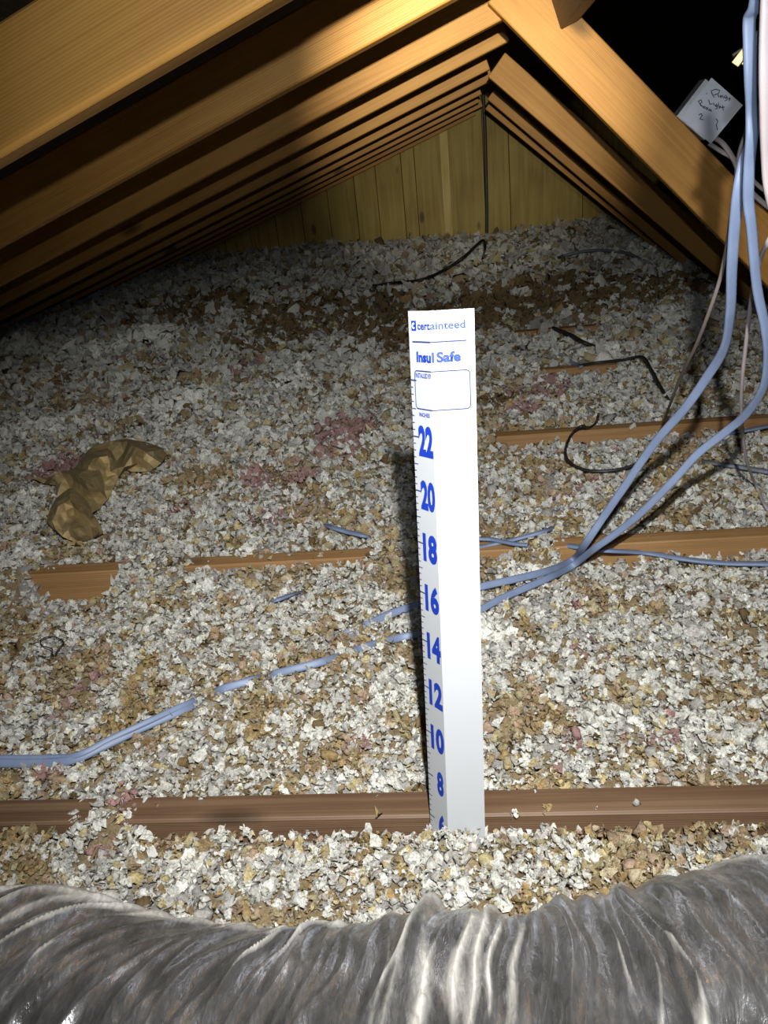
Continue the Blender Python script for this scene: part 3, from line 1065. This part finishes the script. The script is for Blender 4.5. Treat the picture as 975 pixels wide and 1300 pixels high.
cable('curled_wire', [G(48, 832, .010), G(62, 834, .012), G(66, 824, .014), G(54, 820, .014), G(52, 812, .014), G(66, 808, .014), G(80, 814, .012), G(76, 822, .012), G(70, 830, .010)],
      .0016, .0016, M_BLACK, 'small curly thin black wire on white insulation', 'wire')
# cut ends with kraft wrap by the bundle
cut = empty('cut_cable_end', H(934, 75, .84))
tag(cut, 'stripped cable end with pale wooden-coloured wrap beside the hanging bundle', 'cable')
ci = Vector(H(934, 75, .84))
for nm, pts_, ww, mm in (('sheath', [H(990, 44, .855), H(972, 48, .855), H(960, 53, .855), H(950, 61, .855)], .008, M_CABLE),
                         ('paper_wrap', [H(950, 60, .853), H(943, 69, .85), H(933, 82, .85)], .0075, M_COPPER),
                         ('conductor', [H(951, 57, .86), H(942, 63, .86), H(930, 71, .86)], .0028, M_BLACK),
                         ('conductor', [H(951, 70, .845), H(947, 76, .845), H(943, 82, .845)], .0025, M_COPPER)):
    o = cable(nm, [Vector(p) - ci for p in pts_], ww, .004, mm, None, parent=cut)

# ------------------------------------------------------------------ junction box on the steep rafter
yb = YR - .014
cor = [Vector(on_y(px, py, yb)) for px, py in ((903.5, 98.6), (943, 133.5), (902.7, 182.4), (864, 150))]
cen = sum(cor, Vector()) / 4
jb = empty('junction_box', cen)
tag(jb, 'white square junction box cover with handwriting, fixed on the broad steep rafter', 'junction box')
e1 = (cor[1] - cor[0]); e2 = (cor[3] - cor[0])
nn = Vector((0, -1, 0))
vs_ = [c - cen for c in cor] + [c - cen - nn * .0025 for c in cor]
mesh_obj('cover', vs_, [(0, 3, 2, 1), (4, 5, 6, 7), (0, 1, 5, 4), (1, 2, 6, 5), (2, 3, 7, 6), (3, 0, 4, 7)], M_COVER, jb)
bs = []
sh = Vector((-.012, 0, .004))
for dy_ in (.003, .052):
    for c in cor: bs.append((c - cen) * .93 + sh + Vector((0, dy_, 0)))
o_ = mesh_obj('box_body', bs, [(0, 1, 5, 4), (1, 2, 6, 5), (2, 3, 7, 6), (3, 0, 4, 7), (4, 5, 6, 7), (0, 3, 2, 1)], M_STEEL, jb)
# handwriting: strokes in pixel positions of the photograph, laid on the cover
k6 = 155 / 975.0
strokes = [
    [(482, 372), (488, 368)],
    [(520, 350), (530, 375), (545, 400)], [(525, 345), (560, 335), (590, 345), (580, 370), (545, 380)],
    [(575, 380), (585, 400)], [(592, 385), (600, 405), (603, 385), (615, 392), (618, 408)], [(640, 385), (625, 395), (635, 408), (648, 392), (648, 420), (632, 428)],
    [(660, 405), (668, 415), (672, 405), (664, 428)],
    [(420, 430), (440, 470)], [(418, 432), (440, 420), (448, 440), (430, 452), (455, 475)], [(462, 470), (456, 482), (468, 488), (474, 476), (462, 470)],
    [(484, 480), (478, 492), (490, 498), (496, 486), (484, 480)], [(500, 505), (508, 492), (512, 508), (520, 498), (524, 514)],
    [(500, 420), (510, 455), (530, 452)], [(540, 445), (545, 462)], [(565, 455), (552, 465), (562, 475), (570, 460), (568, 490), (555, 492)], [(580, 445), (585, 490), (592, 470), (600, 485)], [(612, 465), (618, 505)], [(605, 480), (628, 478)],
    [(424, 540), (440, 530), (450, 545), (430, 572), (458, 578)],
    [(560, 570), (575, 590), (562, 620), (572, 660)]]
wr = bmesh.new()
for st in strokes:
    pts_ = [Vector(on_y(820 + x * k6, 60 + y * k6, yb - .0008)) - cen for x, y in st]
    for a, b in zip(pts_[:-1], pts_[1:]):
        d = (b - a)
        if d.length < 1e-6: continue
        s_ = d.normalized().cross(nn) * .0008
        d = d.normalized() * .0005
        wr.faces.new([wr.verts.new(p) for p in (a - s_ - d, b - s_ + d, b + s_ + d, a + s_ - d)])
bm_obj('handwriting', wr, M_PEN, jb)
cable('electrical_cable', [H(893, 168, YR + .035), H(915, 180, YR - .01), H(930, 200, YR - .03), H(940, 222, YR - .04), H(955, 245, YR - .05), H(990, 275, YR - .05)], .011, .007, M_CABLE2, 'dusty white cable leaving the handwritten junction box', 'cable', GR)
cable('electrical_cable', [H(900, 182, YR - .01), H(915, 192, YR - .018), H(935, 205, YR - .02), H(962, 235, YR - .02), H(1000, 262, YR - .02)], .009, .006, M_CABLE2, 'dusty white cable stapled along the upper edge of the broad steep rafter', 'cable', GR)

# ------------------------------------------------------------------ crumpled kraft paper
outl = [(38, 605), (62, 606), (78, 600), (95, 594), (108, 576), (118, 566), (140, 560), (160, 557), (185, 561), (207, 569), (212, 576), (205, 588), (188, 598), (172, 599), (160, 596), (150, 606),
        (143, 622), (136, 634), (127, 645), (118, 650), (124, 662), (131, 676), (118, 684), (98, 688), (78, 681), (58, 663), (64, 645), (72, 632), (70, 616), (55, 613)]


# fold points: position in the photograph and height of the crease over the insulation
fold_pts = [(430, 190, .075), (640, 92, .060), (560, 205, .015), (610, 235, .055), (740, 160, .070), (800, 225, .030), (540, 255, .030), (350, 285, .075), (250, 318, .035), (440, 335, .080),
            (380, 395, .030), (300, 415, .065), (370, 455, .075), (330, 500, .020), (420, 500, .060), (270, 540, .025), (350, 578, .070), (420, 560, .030), (455, 600, .045), (205, 540, .050),
            (240, 455, .055), (500, 320, .020), (470, 250, .040), (690, 210, .035), (680, 120, .080), (310, 345, .020), (200, 300, .05), (150, 290, .02), (290, 590, .04), (520, 170, .05), (400, 250, .045)]
pr_ = random.Random(5)
cz_ = 220 / 975.0
pts2 = [(x, y, pr_.choice([.012, .02, .034])) for x, y in outl] + [(20 + x * cz_, 540 + y * cz_, h) for x, y, h in fold_pts]
from mathutils.geometry import delaunay_2d_cdt
nO = len(outl)
cv, ce, cf, *_ = delaunay_2d_cdt([Vector((x, y)) for x, y, h in pts2], [(i, (i + 1) % nO) for i in range(nO)], [], 1, 1e-4)
hmap = {}
for i, v in enumerate(cv):
    hmap[i] = min(pts2, key=lambda p: (p[0] - v.x) ** 2 + (p[1] - v.y) ** 2)[2]
kb = bmesh.new()
pc = on_ground(105, 630, 0)
bv = [kb.verts.new((v.x, v.y, hmap[i])) for i, v in enumerate(cv)]
for f in cf: kb.faces.new([bv[i] for i in f])
bmesh.ops.triangulate(kb, faces=kb.faces)
bmesh.ops.subdivide_edges(kb, edges=list(kb.edges), cuts=1)
bmesh.ops.triangulate(kb, faces=kb.faces)
for v in kb.verts:
    x, y, h = v.co
    if v.is_boundary: x, y = x + pr_.uniform(-1, 1), y + pr_.uniform(-.7, .7)
    else: x, y, h = x + pr_.uniform(-2, 2), y + pr_.uniform(-1.2, 1.2), h + pr_.uniform(-.007, .007)
    g_ = on_ground(x, y, h)
    v.co = Vector(g_) - Vector(pc)
bmesh.ops.solidify(kb, geom=list(kb.faces), thickness=.0012)
kp = bm_obj('kraft_paper', kb, M_KRAFT)
kp.location = pc
tag(kp, 'crumpled brown kraft paper scrap lying on white and pink insulation', 'paper')
